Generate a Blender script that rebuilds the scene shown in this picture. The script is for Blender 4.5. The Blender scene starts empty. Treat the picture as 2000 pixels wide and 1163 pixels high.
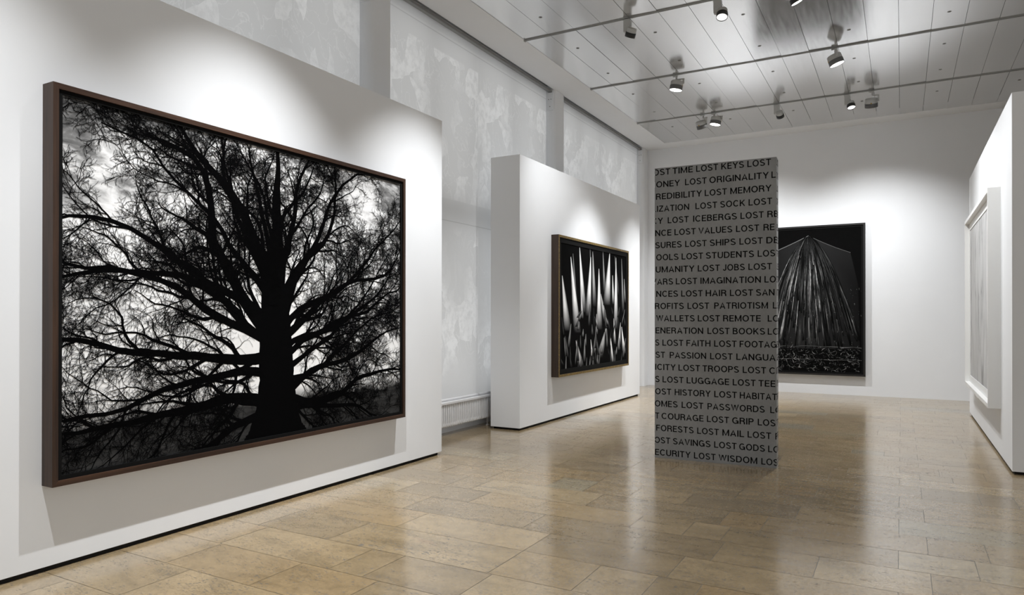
import bpy, bmesh, math, random
from mathutils import Vector, Matrix

S = bpy.context.scene
C = S.collection

# ------------------------------------------------------------------ camera
CAMH = 1.55
YAW, PIT, ROL, FPX, CY = 0.509958, 0.0031576, -0.00063882, 1360.825, 615.18
rh = Vector((math.cos(YAW), math.sin(YAW), 0)); dh = Vector((-math.sin(YAW), math.cos(YAW), 0)); zh = Vector((0, 0, 1))
fw = dh * math.cos(PIT) + zh * math.sin(PIT)
z2 = -dh * math.sin(PIT) + zh * math.cos(PIT)
ca = rh * math.cos(ROL) - z2 * math.sin(ROL)
cb = rh * math.sin(ROL) + z2 * math.cos(ROL)
cam = bpy.data.cameras.new('camera'); cam_o = bpy.data.objects.new('camera', cam); C.objects.link(cam_o)
m4 = Matrix.Identity(4)
for i in range(3):
    m4[i][0], m4[i][1], m4[i][2] = ca[i], cb[i], -fw[i]
m4[2][3] = CAMH
cam_o.matrix_world = m4
cam.sensor_width = 36; cam.lens = 36 * FPX / 2000; cam.shift_y = (CY - 581.5) / 2000
cam.clip_start = 0.05; cam.clip_end = 100
S.camera = cam_o

# ------------------------------------------------------------------ daylight, exposure
W = bpy.data.worlds.new('daylight'); S.world = W; W.use_nodes = True
bg = W.node_tree.nodes['Background']; bg.inputs[0].default_value = (0.97, 0.99, 1.0, 1); bg.inputs[1].default_value = 1.2
vs = S.view_settings
vs.view_transform = 'Standard'; vs.look = 'None'; vs.gamma = 1; vs.exposure = 0.36; vs.use_curve_mapping = False
P_WALL = 620.0      # wattage of one wall-washing lamp
SPOT_SIZE, SPOT_BLEND = 76, 1.0

# ------------------------------------------------------------------ helpers
def link(o): C.objects.link(o); return o

class MB:
    """collects boxes, prisms and tubes and links them as one mesh object"""
    def __init__(self): self.v = []; self.f = []; self.m = []; self.sm = []
    def add(self, vs, fs, mi=0, smooth=False):
        b = len(self.v); self.v += [tuple(p) for p in vs]
        for q in fs: self.f.append(tuple(i + b for i in q)); self.m.append(mi); self.sm.append(smooth)
    def box(self, x0, x1, y0, y1, z0, z1, mi=0, mat=None):
        p = [Vector((x, y, z)) for z in (z0, z1) for y in (y0, y1) for x in (x0, x1)]
        if mat is not None: p = [mat @ q for q in p]
        self.add(p, [(0, 2, 3, 1), (4, 5, 7, 6), (0, 1, 5, 4), (2, 6, 7, 3), (0, 4, 6, 2), (1, 3, 7, 5)], mi)
    def lathe(self, prof, n=32, mat=None, mi=0, smooth=True):
        """profile of (radius, z) round the local z axis"""
        mat = mat or Matrix.Identity(4); vs = []; fs = []
        for r, z in prof:
            for k in range(n):
                a = 2 * math.pi * k / n
                vs.append(mat @ Vector((r * math.cos(a), r * math.sin(a), z)))
        for i in range(len(prof) - 1):
            for k in range(n):
                k2 = (k + 1) % n
                fs.append((i * n + k, i * n + k2, (i + 1) * n + k2, (i + 1) * n + k))
        self.add(vs, fs, mi, smooth)
    def disc(self, r, z, n=32, mat=None, mi=0):
        mat = mat or Matrix.Identity(4)
        self.add([mat @ Vector((r * math.cos(2 * math.pi * k / n), r * math.sin(2 * math.pi * k / n), z)) for k in range(n)], [tuple(range(n))], mi)
    def bar(self, a, b, w, h=None, mi=0):
        a = Vector(a); b = Vector(b); d = b - a
        M = Matrix.Translation(a) @ d.to_track_quat('Z', 'Y').to_matrix().to_4x4()
        h = h or w
        self.box(-w / 2, w / 2, -h / 2, h / 2, 0, d.length, mi, M)
    def build(self, name, mats, parent=None, bevel=0):
        me = bpy.data.meshes.new(name); me.from_pydata(self.v, [], self.f)
        for k in (mats if isinstance(mats, (list, tuple)) else [mats]): me.materials.append(k)
        me.polygons.foreach_set('material_index', self.m); me.polygons.foreach_set('use_smooth', self.sm)
        me.update()
        o = link(bpy.data.objects.new(name, me))
        if parent: o.parent = parent
        if bevel:
            b = o.modifiers.new('bevel', 'BEVEL'); b.width = bevel; b.segments = 2; b.limit_method = 'ANGLE'
        return o

def tag(o, label=None, cat=None, group=None, kind=None):
    if label: o['label'] = label
    if cat: o['category'] = cat
    if group: o['group'] = group
    if kind: o['kind'] = kind
    return o
def empty(name, loc=(0, 0, 0), rz=0):
    o = link(bpy.data.objects.new(name, None)); o.location = loc; o.rotation_euler = (0, 0, rz); o.empty_display_size = 0.1; return o
def struct(o): o['kind'] = 'structure'; return o
def copy_tree(o, parent=None):
    c = o.copy(); C.objects.link(c)
    if parent: c.parent = parent
    for ch in list(o.children): copy_tree(ch, c)
    return c

# ------------------------------------------------------------------ materials
def mat(name, col=(0.8, 0.8, 0.8), rough=0.5, metal=0.0, spec=0.5):
    m = bpy.data.materials.new(name); m.use_nodes = True
    p = m.node_tree.nodes['Principled BSDF']
    p.inputs['Base Color'].default_value = (*col, 1); p.inputs['Roughness'].default_value = rough
    p.inputs['Metallic'].default_value = metal; p.inputs['Specular IOR Level'].default_value = spec
    return m
class NT:
    def __init__(self, m): self.t = m.node_tree; self.p = self.t.nodes['Principled BSDF']
    def n(self, kind, **kw):
        x = self.t.nodes.new(kind)
        for k, v in kw.items():
            if k == 'ins':
                for i, val in v.items(): x.inputs[i].default_value = val
            else: setattr(x, k, v)
        return x
    def l(self, a, b): self.t.links.new(a, b)
    def coords(self, scale=(1, 1, 1)):
        tc = self.n('ShaderNodeTexCoord'); mp = self.n('ShaderNodeMapping'); mp.inputs['Scale'].default_value = scale
        self.l(tc.outputs['Object'], mp.inputs[0]); return mp.outputs[0]
    def noise(self, vec, scale, detail=4, rough=0.55, dist=0):
        x = self.n('ShaderNodeTexNoise'); x.inputs['Scale'].default_value = scale; x.inputs['Detail'].default_value = detail
        x.inputs['Roughness'].default_value = rough; x.inputs['Distortion'].default_value = dist
        if vec is not None: self.l(vec, x.inputs['Vector'])
        return x.outputs['Fac']
    def ramp(self, fac, stops, interp='LINEAR'):
        r = self.n('ShaderNodeValToRGB'); r.color_ramp.interpolation = interp
        e = r.color_ramp.elements
        while len(e) < len(stops): e.new(0.5)
        for k, (pos, c) in zip(e, stops):
            k.position = pos; k.color = (*c, 1) if isinstance(c, (tuple, list)) else (c, c, c, 1)
        self.l(fac, r.inputs[0]); return r.outputs[0]
    def math(self, op, a, b=None, clamp=False):
        x = self.n('ShaderNodeMath', operation=op, use_clamp=clamp)
        for i, v in enumerate((a, b)):
            if v is None: continue
            if isinstance(v, (int, float)): x.inputs[i].default_value = v
            else: self.l(v, x.inputs[i])
        return x.outputs[0]
    def mix(self, fac, a, b, blend='MIX'):
        x = self.n('ShaderNodeMix', data_type='RGBA', blend_type=blend)
        for i, v in ((0, fac), (6, a), (7, b)):
            if isinstance(v, (int, float)): x.inputs[i].default_value = v
            elif isinstance(v, tuple): x.inputs[i].default_value = (*v, 1)
            else: self.l(v, x.inputs[i])
        return x.outputs[2]
    def bump(self, h, strength, dist=0.01):
        b = self.n('ShaderNodeBump'); b.inputs['Strength'].default_value = strength; b.inputs['Distance'].default_value = dist
        self.l(h, b.inputs['Height']); self.l(b.outputs[0], self.p.inputs['Normal'])

def plaster(name, c, bump=0.05):
    T = lambda k: (k * 0.985, k, k * 1.022); m = mat(name, T(c), 0.85, 0, 0.2); N = NT(m); v = N.coords()
    n1 = N.noise(v, 1.3, 3); N.l(N.ramp(n1, [(0.3, T(c * 0.985)), (0.7, T(c * 1.01))]), N.p.inputs['Base Color'])
    N.bump(N.noise(v, 160, 3), bump, 0.002); return m
M_PARTITION = plaster('white_painted_board', 0.80)
M_WALL = plaster('white_plaster', 0.76)
M_SOFFIT = plaster('white_soffit_paint', 0.76)
M_BLACK = mat('black_recess', (0.012, 0.011, 0.010), 0.7, 0, 0.2)
M_GAP = mat('dark_ceiling_gap', (0.03, 0.03, 0.03), 0.8, 0, 0.2)
M_METALW = mat('white_enamel', (0.74, 0.74, 0.75), 0.35, 0, 0.5)
M_TRACK = mat('grey_track_aluminium', (0.27, 0.27, 0.26), 0.45, 0.5)
M_LAMPGREY = mat('lamp_grey', (0.42, 0.42, 0.41), 0.45, 0.0)
M_LAMPDARK = mat('lamp_charcoal', (0.10, 0.10, 0.10), 0.5, 0.0)
M_LAMPBLACK = mat('lamp_black', (0.012, 0.012, 0.012), 0.5, 0.0)
M_BRASS = mat('brass_knob', (0.45, 0.30, 0.10), 0.35, 0.8)
M_OFF = mat('unlit_lens', (0.35, 0.35, 0.36), 0.2)
M_CHROME = mat('chrome', (0.5, 0.5, 0.5), 0.2, 1.0)
def glow(name, s):
    m = mat(name, (0.9, 0.9, 0.9), 0.4); p = m.node_tree.nodes['Principled BSDF']
    p.inputs['Emission Color'].default_value = (1, 0.985, 0.96, 1); p.inputs['Emission Strength'].default_value = s; return m
M_LIT = glow('lit_lens', 14.0)
M_DISH = glow('white_reflector_dish', 0.85)

def wood(name, a, b, sc):
    m = mat(name, a, 0.45, 0, 0.35); N = NT(m); v = N.coords(sc)
    n1 = N.noise(v, 1.0, 6, 0.65, 0.6)
    N.l(N.ramp(n1, [(0.3, a), (0.7, b)]), N.p.inputs['Base Color']); return m
M_WALNUT_V = wood('walnut_upright', (0.020, 0.012, 0.009), (0.060, 0.032, 0.020), (40, 40, 1.5))
M_WALNUT_H = wood('walnut_rail', (0.020, 0.011, 0.008), (0.070, 0.034, 0.020), (40, 1.5, 40))
M_BROWN = wood('dark_brown_stained_wood', (0.030, 0.019, 0.014), (0.062, 0.040, 0.028), (60, 60, 2))
M_LINER = mat('black_frame_liner', (0.005, 0.005, 0.005), 0.8, 0, 0.1)
M_BLACKWOOD = mat('black_lacquered_wood', (0.014, 0.013, 0.013), 0.35)
M_WHITEWOOD = mat('white_lacquered_wood', (0.76, 0.76, 0.75), 0.4)
def gilt():
    m = mat('worn_gilding', (0.22, 0.15, 0.04), 0.5, 0.45); N = NT(m); v = N.coords()
    N.l(N.ramp(N.noise(v, 60, 6, 0.7), [(0.38, (0.05, 0.033, 0.012)), (0.6, (0.30, 0.20, 0.05))]), N.p.inputs['Base Color']); return m
M_GILT = gilt()

def stone_floor():
    m = mat('limestone_slabs', (0.45, 0.36, 0.24), 0.3); N = NT(m)
    at = N.n('ShaderNodeAttribute', attribute_name='stone'); sp = N.n('ShaderNodeSeparateColor'); N.l(at.outputs['Color'], sp.inputs[0])
    tc = N.n('ShaderNodeTexCoord'); off = N.n('ShaderNodeVectorMath', operation='MULTIPLY_ADD')
    N.l(at.outputs['Color'], off.inputs[0]); off.inputs[1].default_value = (37, 23, 51); N.l(tc.outputs['Object'], off.inputs[2])
    v = off.outputs[0]
    mp = N.n('ShaderNodeMapping'); mp.inputs['Scale'].default_value = (0.8, 2.4, 1); N.l(v, mp.inputs[0]); vv = mp.outputs[0]
    base = N.ramp(sp.outputs[0], [(0.0, (0.225, 0.180, 0.122)), (0.25, (0.27, 0.214, 0.140)), (0.5, (0.30, 0.240, 0.160)), (0.75, (0.285, 0.216, 0.132)), (0.92, (0.335, 0.275, 0.19)), (0.97, (0.28, 0.245, 0.18)), (1.0, (0.23, 0.22, 0.19))])
    hue = N.mix(1.0, base, (1.06, 1.0, 0.88), 'MULTIPLY'); base = hue
    cloud = N.noise(vv, 2.2, 7, 0.68, 0.8)
    col = N.mix(0.55, base, N.ramp(cloud, [(0.28, 0.45), (0.5, 0.98), (0.72, 1.28)]), 'MULTIPLY')
    fine = N.noise(v, 55, 5, 0.75)
    col = N.mix(0.45, col, N.ramp(fine, [(0.32, 0.50), (0.50, 1.0), (0.72, 1.25)]), 'MULTIPLY')
    mid = N.noise(v, 14, 6, 0.7, 0.6)
    col = N.mix(0.38, col, N.ramp(mid, [(0.32, 0.62), (0.5, 1.0), (0.70, 1.22)]), 'MULTIPLY')
    # rusty patches and pale scuffs
    rust = N.noise(vv, 1.7, 6, 0.7, 1.5)
    col = N.mix(N.ramp(rust, [(0.63, 0.0), (0.78, 0.5)]), col, (0.30, 0.17, 0.11))
    # travertine pores, drawn out along the slabs
    mp2 = N.n('ShaderNodeMapping'); mp2.inputs['Scale'].default_value = (1, 2.3, 1); N.l(v, mp2.inputs[0])
    where = N.noise(vv, 2.4, 4, 0.62)
    def pits(scale, size, lo, hi):
        vo = N.n('ShaderNodeTexVoronoi'); vo.inputs['Scale'].default_value = scale; N.l(mp2.outputs[0], vo.inputs['Vector'])
        wob = N.noise(v, scale * 3, 2, 0.6); sc = N.n('ShaderNodeSeparateColor'); N.l(vo.outputs['Color'], sc.inputs[0])
        rad = N.math('MULTIPLY', N.math('POWER', sc.outputs[0], 2.5), size)
        d = N.math('ADD', vo.outputs['Distance'], N.math('MULTIPLY', N.math('SUBTRACT', wob, 0.5), 0.25))
        return N.math('MULTIPLY', N.math('LESS_THAN', d, rad), N.ramp(where, [(lo, 0.0), (hi, 1.0)]))
    pm = N.math('MAXIMUM', pits(34, 0.42, 0.36, 0.46), pits(62, 0.60, 0.53, 0.60))
    pm = N.math('MAXIMUM', pm, pits(17, 0.50, 0.60, 0.66))
    col = N.mix(N.math('MULTIPLY', pm, 0.72), col, (0.075, 0.072, 0.068))
    N.l(col, N.p.inputs['Base Color'])
    r = N.math('ADD', N.ramp(cloud, [(0.3, 0.13), (0.7, 0.22)]), N.math('MULTIPLY', pm, 0.3))
    N.l(r, N.p.inputs['Roughness']); N.p.inputs['Specular IOR Level'].default_value = 1.0; N.p.inputs['Coat Weight'].default_value = 0.35; N.p.inputs['Coat Roughness'].default_value = 0.16
    h = N.math('ADD', N.math('MULTIPLY', N.noise(v, 7, 4, 0.6), 0.5), N.math('MULTIPLY', pm, -0.6))
    N.bump(h, 0.10, 0.004)
    return m
M_STONE = stone_floor()
M_GROUT = mat('grey_grout', (0.24, 0.24, 0.23), 0.8, 0, 0.2)

def ceiling_metal():
    m = mat('satin_aluminium_panel', (0.77, 0.77, 0.77), 0.17, 0.80); N = NT(m)
    v = N.coords((1.0, 0.35, 1.0)); n = N.noise(v, 1.6, 5, 0.6, 0.5)
    N.l(N.ramp(n, [(0.3, 0.75), (0.7, 0.81)]), N.p.inputs['Base Color'])
    N.l(N.ramp(N.noise(N.coords((9, 0.6, 1)), 3, 4), [(0.3, 0.14), (0.7, 0.20)]), N.p.inputs['Roughness'])
    N.bump(N.noise(N.coords((1, 0.5, 1)), 2.2, 2), 0.012, 0.01)
    return m
M_PANEL = ceiling_metal()

def blind_fabric(seed):
    """sheer white screen cloth carrying a faint pale collage print between two heights"""
    m = bpy.data.materials.new('sheer_printed_screen_cloth'); m.use_nodes = True
    N = NT.__new__(NT); N.t = m.node_tree; N.p = None
    out = N.t.nodes['Material Output']; N.t.nodes.remove(N.t.nodes['Principled BSDF'])
    tc = N.n('ShaderNodeTexCoord'); sx = N.n('ShaderNodeSeparateXYZ'); N.l(tc.outputs['Object'], sx.inputs[0])
    off = N.n('ShaderNodeVectorMath', operation='ADD'); off.inputs[1].default_value = (seed * 3.1, seed * 7.7, seed * 1.3); N.l(tc.outputs['Object'], off.inputs[0])
    v0 = off.outputs[0]
    wn = N.n('ShaderNodeTexNoise'); wn.inputs['Scale'].default_value = 1.6; wn.inputs['Detail'].default_value = 3; N.l(v0, wn.inputs['Vector'])
    wv = N.n('ShaderNodeVectorMath', operation='MULTIPLY_ADD'); N.l(wn.outputs['Color'], wv.inputs[0]); wv.inputs[1].default_value = (0.5, 0.5, 0.5); N.l(v0, wv.inputs[2])
    mp = N.n('ShaderNodeMapping'); mp.inputs['Scale'].default_value = (0.01, 1.7, 1.15); mp.inputs['Rotation'].default_value = (0.5, 0, 0); N.l(wv.outputs[0], mp.inputs[0])
    vo = N.n('ShaderNodeTexVoronoi'); vo.inputs['Scale'].default_value = 1.9; N.l(mp.outputs[0], vo.inputs['Vector'])
    sc = N.n('ShaderNodeSeparateColor'); N.l(vo.outputs['Color'], sc.inputs[0])
    shard = N.ramp(sc.outputs[0], [(0.70, 0.0), (0.73, 1.0)])
    mp3 = N.n('ShaderNodeMapping'); mp3.inputs['Scale'].default_value = (0.01, 2.6, 0.9); mp3.inputs['Rotation'].default_value = (-0.6, 0, 0); N.l(wv.outputs[0], mp3.inputs[0])
    vo2 = N.n('ShaderNodeTexVoronoi'); vo2.inputs['Scale'].default_value = 3.4; N.l(mp3.outputs[0], vo2.inputs['Vector'])
    sc2 = N.n('ShaderNodeSeparateColor'); N.l(vo2.outputs['Color'], sc2.inputs[0])
    shard2 = N.ramp(sc2.outputs[1], [(0.80, 0.0), (0.83, 0.8)])
    fr = N.n('ShaderNodeTexNoise'); fr.inputs['Scale'].default_value = 9; fr.inputs['Detail'].default_value = 6; fr.inputs['Roughness'].default_value = 0.7; N.l(v0, fr.inputs['Vector'])
    worn = N.ramp(fr.outputs['Fac'], [(0.38, 0.25), (0.55, 1.0)])
    big = N.n('ShaderNodeTexNoise'); big.inputs['Scale'].default_value = 0.75; N.l(v0, big.inputs['Vector'])
    zone = N.ramp(big.outputs['Fac'], [(0.42, 0.15), (0.55, 1.0)])
    tex = N.math('MULTIPLY', N.math('MULTIPLY', N.math('MAXIMUM', shard, shard2), worn), zone)
    # thin pale strokes
    wa = N.n('ShaderNodeTexNoise'); wa.inputs['Scale'].default_value = 2.4; wa.inputs['Detail'].default_value = 5; wa.inputs['Distortion'].default_value = 2.2; N.l(v0, wa.inputs['Vector'])
    stroke = N.ramp(N.math('ABSOLUTE', N.math('SUBTRACT', wa.outputs['Fac'], 0.5)), [(0.0, 0.6), (0.018, 0.0)])
    tex = N.math('MAXIMUM', tex, N.math('MULTIPLY', stroke, zone))
    z = sx.outputs[2]
    up = N.math('MULTIPLY', N.ramp(N.math('SUBTRACT', z, 2.0), [(0.0, 0.0), (1.0, 0.0)]), 0)
    def band(lo, hi, s):
        a = N.n('ShaderNodeMapRange', ins={1: lo, 2: lo + s}); N.l(z, a.inputs[0])
        b = N.n('ShaderNodeMapRange', ins={1: hi, 2: hi - s}); N.l(z, b.inputs[0])
        return N.math('MULTIPLY', a.outputs[0], b.outputs[0])
    region = N.math('MAXIMUM', band(3.10, 5.0, 0.02), band(0.62, 2.78, 0.25))
    tex = N.math('MULTIPLY', tex, region)
    base = N.math('ADD', N.math('MULTIPLY', band(3.10, 5.25, 0.01), 0.035), 0.0)
    val = N.math('ADD', N.math('ADD', N.math('MULTIPLY', tex, 0.14), base), 0.60)
    # seams: two thin dark weld lines across the cloth
    def seam(at):
        return N.ramp(N.math('ABSOLUTE', N.math('SUBTRACT', z, at)), [(0.004, 0.80), (0.008, 1.0)])
    val = N.math('MULTIPLY', N.math('MULTIPLY', val, seam(5.208)), seam(2.817))
    col = N.n('ShaderNodeCombineColor')
    for i in range(3): N.l(val, col.inputs[i])
    d = N.n('ShaderNodeBsdfDiffuse'); t = N.n('ShaderNodeBsdfTranslucent'); mx = N.n('ShaderNodeMixShader'); mx.inputs[0].default_value = 0.34
    N.l(col.outputs[0], d.inputs[0]); N.l(col.outputs[0], t.inputs[0]); N.l(d.outputs[0], mx.inputs[1]); N.l(t.outputs[0], mx.inputs[2])
    N.l(mx.outputs[0], out.inputs[0])
    return m

# ------------------------------------------------------------------ floor
def build_floor():
    rnd = random.Random(11)
    bounds = [4.489, 4.909, 5.289, 5.71, 6.121, 6.501, 6.898, 7.342, 7.674]
    y = bounds[0]
    while y > -5.0: y -= rnd.choice((0.24, 0.30, 0.38, 0.42, 0.46)); bounds.insert(0, y)
    y = bounds[-1]
    while y < 15.5: y += rnd.choice((0.26, 0.33, 0.39, 0.44, 0.36)); bounds.append(y)
    X0, X1 = -5.45, 7.0
    vs, fs, cols, mi = [], [], [], []
    vs += [(X0, -5.2, -0.003), (X1, -5.2, -0.003), (X1, 15.6, -0.003), (X0, 15.6, -0.003)]; fs.append((0, 1, 2, 3)); cols.append((0.5, 0.5, 0.5)); mi.append(1)
    G = 0.0016
    for i in range(len(bounds) - 1):
        y0, y1 = bounds[i], bounds[i + 1]
        anchor = -0.02 if i % 2 == 0 else 0.15
        cuts = [anchor]
        x = anchor
        while x < X1: x += rnd.uniform(0.55, 1.35) if rnd.random() > 0.2 else rnd.uniform(0.22, 0.5); cuts.append(min(x, X1))
        x = anchor
        while x > X0: x -= rnd.uniform(0.55, 1.45) if rnd.random() > 0.2 else rnd.uniform(0.22, 0.5); cuts.insert(0, max(x, X0))
        for a, b in zip(cuts, cuts[1:]):
            if b - a < 0.02: continue
            n = len(vs)
            zz = [rnd.uniform(-0.0005, 0.0) for _ in range(4)]
            vs += [(a + G, y0 + G, zz[0]), (b - G, y0 + G, zz[1]), (b - G, y1 - G, zz[2]), (a + G, y1 - G, zz[3])]
            fs.append((n, n + 1, n + 2, n + 3)); cols.append((rnd.random(), rnd.random(), rnd.random())); mi.append(0)
    me = bpy.data.meshes.new('floor'); me.from_pydata(vs, [], fs); me.materials.append(M_STONE); me.materials.append(M_GROUT)
    me.polygons.foreach_set('material_index', mi)
    at = me.color_attributes.new('stone', 'FLOAT_COLOR', 'CORNER')
    flat = []
    for p, c in zip(me.polygons, cols):
        for _ in p.loop_indices: flat += [*c, 1]
    at.data.foreach_set('color', flat)
    return struct(link(bpy.data.objects.new('floor', me)))
build_floor()

# ------------------------------------------------------------------ ceiling
CZ = 5.3466
TRACK_Y = [1.406, 3.741, 6.076, 8.411, 10.746, 13.081]
def build_ceiling():
    rnd = random.Random(5); b = MB()
    b.box(-5.45, 7.0, -5.2, 15.5, 5.46, 5.60, 1)
    ys = [-5.2, -3.264, -0.929] + TRACK_Y + [14.873]
    x = -4.504
    while x < 7.0:
        x1 = x + 0.3728
        for a, c in zip(ys, ys[1:]):
            t = rnd.gauss(0, 0.0011); u = rnd.gauss(0, 0.0016)
            g = 0.0022
            z = [CZ + t + u, CZ - t + u, CZ - t - u, CZ + t - u]
            p = [(x + g, a + g, z[0]), (x1 - g, a + g, z[1]), (x1 - g, c - g, z[2]), (x + g, c - g, z[3])]
            q = [(k[0], k[1], k[2] + 0.02) for k in p]
            b.add(p + q, [(3, 2, 1, 0), (0, 1, 5, 4), (1, 2, 6, 5), (2, 3, 7, 6), (3, 0, 4, 7)], 0)
        x = x1
    o = b.build('ceiling', [M_PANEL, M_GAP]); struct(o)
    s = MB()
    s.box(-5.06, -4.509, -5.2, 15.36, CZ - 0.002, 5.46)
    s.box(-4.509, 7.0, 14.880, 15.36, CZ - 0.002, 5.46)
    struct(s.build('trim_1', M_SOFFIT))
build_ceiling()

# ------------------------------------------------------------------ outer walls, pilasters, windows
def outer_shell():
    e = MB(); e.box(-5.45, 7.0, 15.353, 15.55, 0, 5.46); struct(e.build('wall_back', M_WALL))
    w = MB(); w.box(-5.45, -5.33, -5.2, 15.353, 0, 0.40); w.box(-5.45, -5.20, -5.2, 15.353, 5.42, 5.46)
    w.box(-5.45, -5.435, -5.2, 15.353, 2.84, 3.10)      # spandrel band between the two rows of glazing
    struct(w.build('wall_left', M_WALL))
    r = MB(); r.box(-5.45, 7.0, -5.35, -5.2, 0, 5.46); struct(r.build('wall_front', M_WALL))
    r = MB(); r.box(7.0, 7.15, 2.5, 15.55, 0, 5.46); r.box(7.0, 7.15, -5.35, 2.5, 0, 0.5); r.box(7.0, 7.15, -5.35, 2.5, 5.0, 5.46); struct(r.build('wall_right', M_WALL))  # unseen opening left in the near part, sized to let in fill daylight
    k = 0
    for y0, y1 in ((-3.36, -3.01), (1.245, 1.60), (5.85, 6.189), (10.456, 10.818), (15.042, 15.353)):
        k += 1
        prof = [(-5.33, y0 + 0.12)]
        for i in range(13):
            a = math.pi * i / 12
            prof.append((-5.14 - 0.10 * math.cos(a) , y0 + 0.07 - 0.07 * math.sin(a)))
        prof += [(-5.04, y1), (-5.33, y1)]
        n = len(prof); b = MB()
        vs = [(x, y, 0) for x, y in prof] + [(x, y, 5.42) for x, y in prof]
        b.add(vs, [(i, (i + 1) % n, n + (i + 1) % n, n + i) for i in range(n)] + [tuple(range(n))[::-1], tuple(range(n, 2 * n))])
        o = b.build(f'wall_pilaster_{k}', M_WALL); struct(o)
    k = 0
    for y0, y1 in ((-3.01, 1.245), (1.60, 5.85), (6.189, 10.456), (10.818, 15.042)):
        k += 1; b = MB(); mid = (y0 + y1) / 2
        for y in (y0 + 0.03, mid - 1.05, mid, mid + 1.05, y1 - 0.03): b.box(-5.43, -5.345, y - 0.03, y + 0.03, 0.40, 5.42)
        b.box(-5.43, -5.345, y0, y1, 0.40, 0.46); b.box(-5.43, -5.345, y0, y1, 5.30, 5.42)
        struct(b.build(f'window_{k}', M_METALW))
outer_shell()

# roller blinds: two per bay
blind_labels = {
 (1, 0): 'sheer printed roller blind over the window left of the tree picture wall',
 (1, 1): 'sheer grey roller blind above the tree picture wall, left of the first pilaster',
 (2, 0): 'tall sheer roller blind with pale collage print between the first pilaster and the second partition',
 (2, 1): 'sheer roller blind mostly behind the second partition, left of the second pilaster',
 (3, 0): 'sheer roller blind just right of the second pilaster, above the second partition',
 (3, 1): 'sheer roller blind next to the back wall corner, above the second partition'}
def build_blinds():
    fabs = [blind_fabric(k) for k in range(3)]
    bays = [(1.60, 5.85), (6.189, 10.456), (10.818, 15.042)]
    for bi, (y0, y1) in enumerate(bays):
        mid = (y0 + y1) / 2
        for h, (a, c) in enumerate(((y0 + 0.004, mid - 0.0003), (mid + 0.0003, y1 + 0.02))):
            t = empty('roller_blind', (-5.205, a, 0))
            w = c - a
            f = MB(); n = 8
            vs = []
            for i in range(n + 1):
                for z in (0.47, 2.8, 5.36): vs.append((0, w * i / n, z))
            f.add(vs, [(i * 3 + j, (i + 1) * 3 + j, (i + 1) * 3 + j + 1, i * 3 + j + 1) for i in range(n) for j in range(2)])
            f.build('fabric', fabs[bi], t)
            r = MB(); r.lathe([(0.016, 0.0), (0.016, w - 0.01)], 14, Matrix.Translation((0.004, 0.005, 0.462)) @ Matrix.Rotation(-math.pi / 2, 4, 'X')); r.build('hem_bar', M_METALW, t)
            q = MB(); q.box(0.06, 0.115, 0, w, 5.30, 5.33); q.build('head_rail', M_TRACK, t)
            q = MB(); q.lathe([(0.035, 0.0), (0.035, w)], 16, Matrix.Translation((-0.03, 0, 5.37)) @ Matrix.Rotation(-math.pi / 2, 4, 'X')); q.build('roller_tube', M_METALW, t)
            tag(t, blind_labels[(bi + 1, h)], 'roller blind', 'roller blinds along the window wall')
build_blinds()

def build_brackets():
    for (y, lab) in ((5.85, 'small screwed metal bracket plate at the top of the first pilaster'), (10.456, 'small screwed metal bracket plate at the top of the middle pilaster'), (15.042, 'small screwed metal bracket plate at the top of the pilaster in the back corner')):
        t = empty('blind_bracket', (-5.115, y - 0.012, 4.96))
        p = MB(); p.box(-0.05, 0.055, -0.012, 0.02, 0.04, 0.33); p.build('plate', M_WALL, t)
        for x, z in ((-0.022, 0.22), (0.022, 0.22), (0.0, 0.10)):
            s = MB(); s.lathe([(0.0, 0.004), (0.008, 0.003), (0.009, 0.0)], 12, Matrix.Translation((x, -0.012, z)) @ Matrix.Rotation(math.pi / 2, 4, 'X')); s.build('screw', M_TRACK, t)
        tag(t, lab, 'bracket', 'bracket plates on the pilasters')
build_brackets()

def build_radiator():
    y0, n, pitch = 6.42, 84, 0.0445
    t = empty('radiator', (-5.20, y0, 0)); L = n * pitch
    b = MB(); b.box(-0.07, 0.075, 0, L, 0.412, 0.445); b.build('top_rail', M_METALW, t, 0.006)
    b = MB(); b.box(-0.05, 0.05, 0, L, 0.13, 0.165); b.build('bottom_rail', M_METALW, t, 0.006)
    proto = None
    for k in range(n):
        if proto is None:
            q = MB()
            for x in (-0.045, 0.045):
                q.lathe([(0.0, 0.112), (0.010, 0.116), (0.0145, 0.13), (0.0145, 0.412)], 12, Matrix.Translation((x, 0, 0)))
            proto = q.build('tube', M_METALW, t); o = proto
        else:
            o = proto.copy(); C.objects.link(o)
        o.location = (0, pitch * (k + 0.5), 0)
    for y in (0.6, 2.15, 3.1):
        q = MB(); q.lathe([(0.03, 0.0), (0.03, 0.008), (0.010, 0.014), (0.010, 0.14)], 14, Matrix.Translation((0, y, 0))); q.build('foot', M_METALW, t)
    tag(t, 'low white tubular radiator under the blind between the two partitions', 'radiator')
build_radiator()

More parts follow.
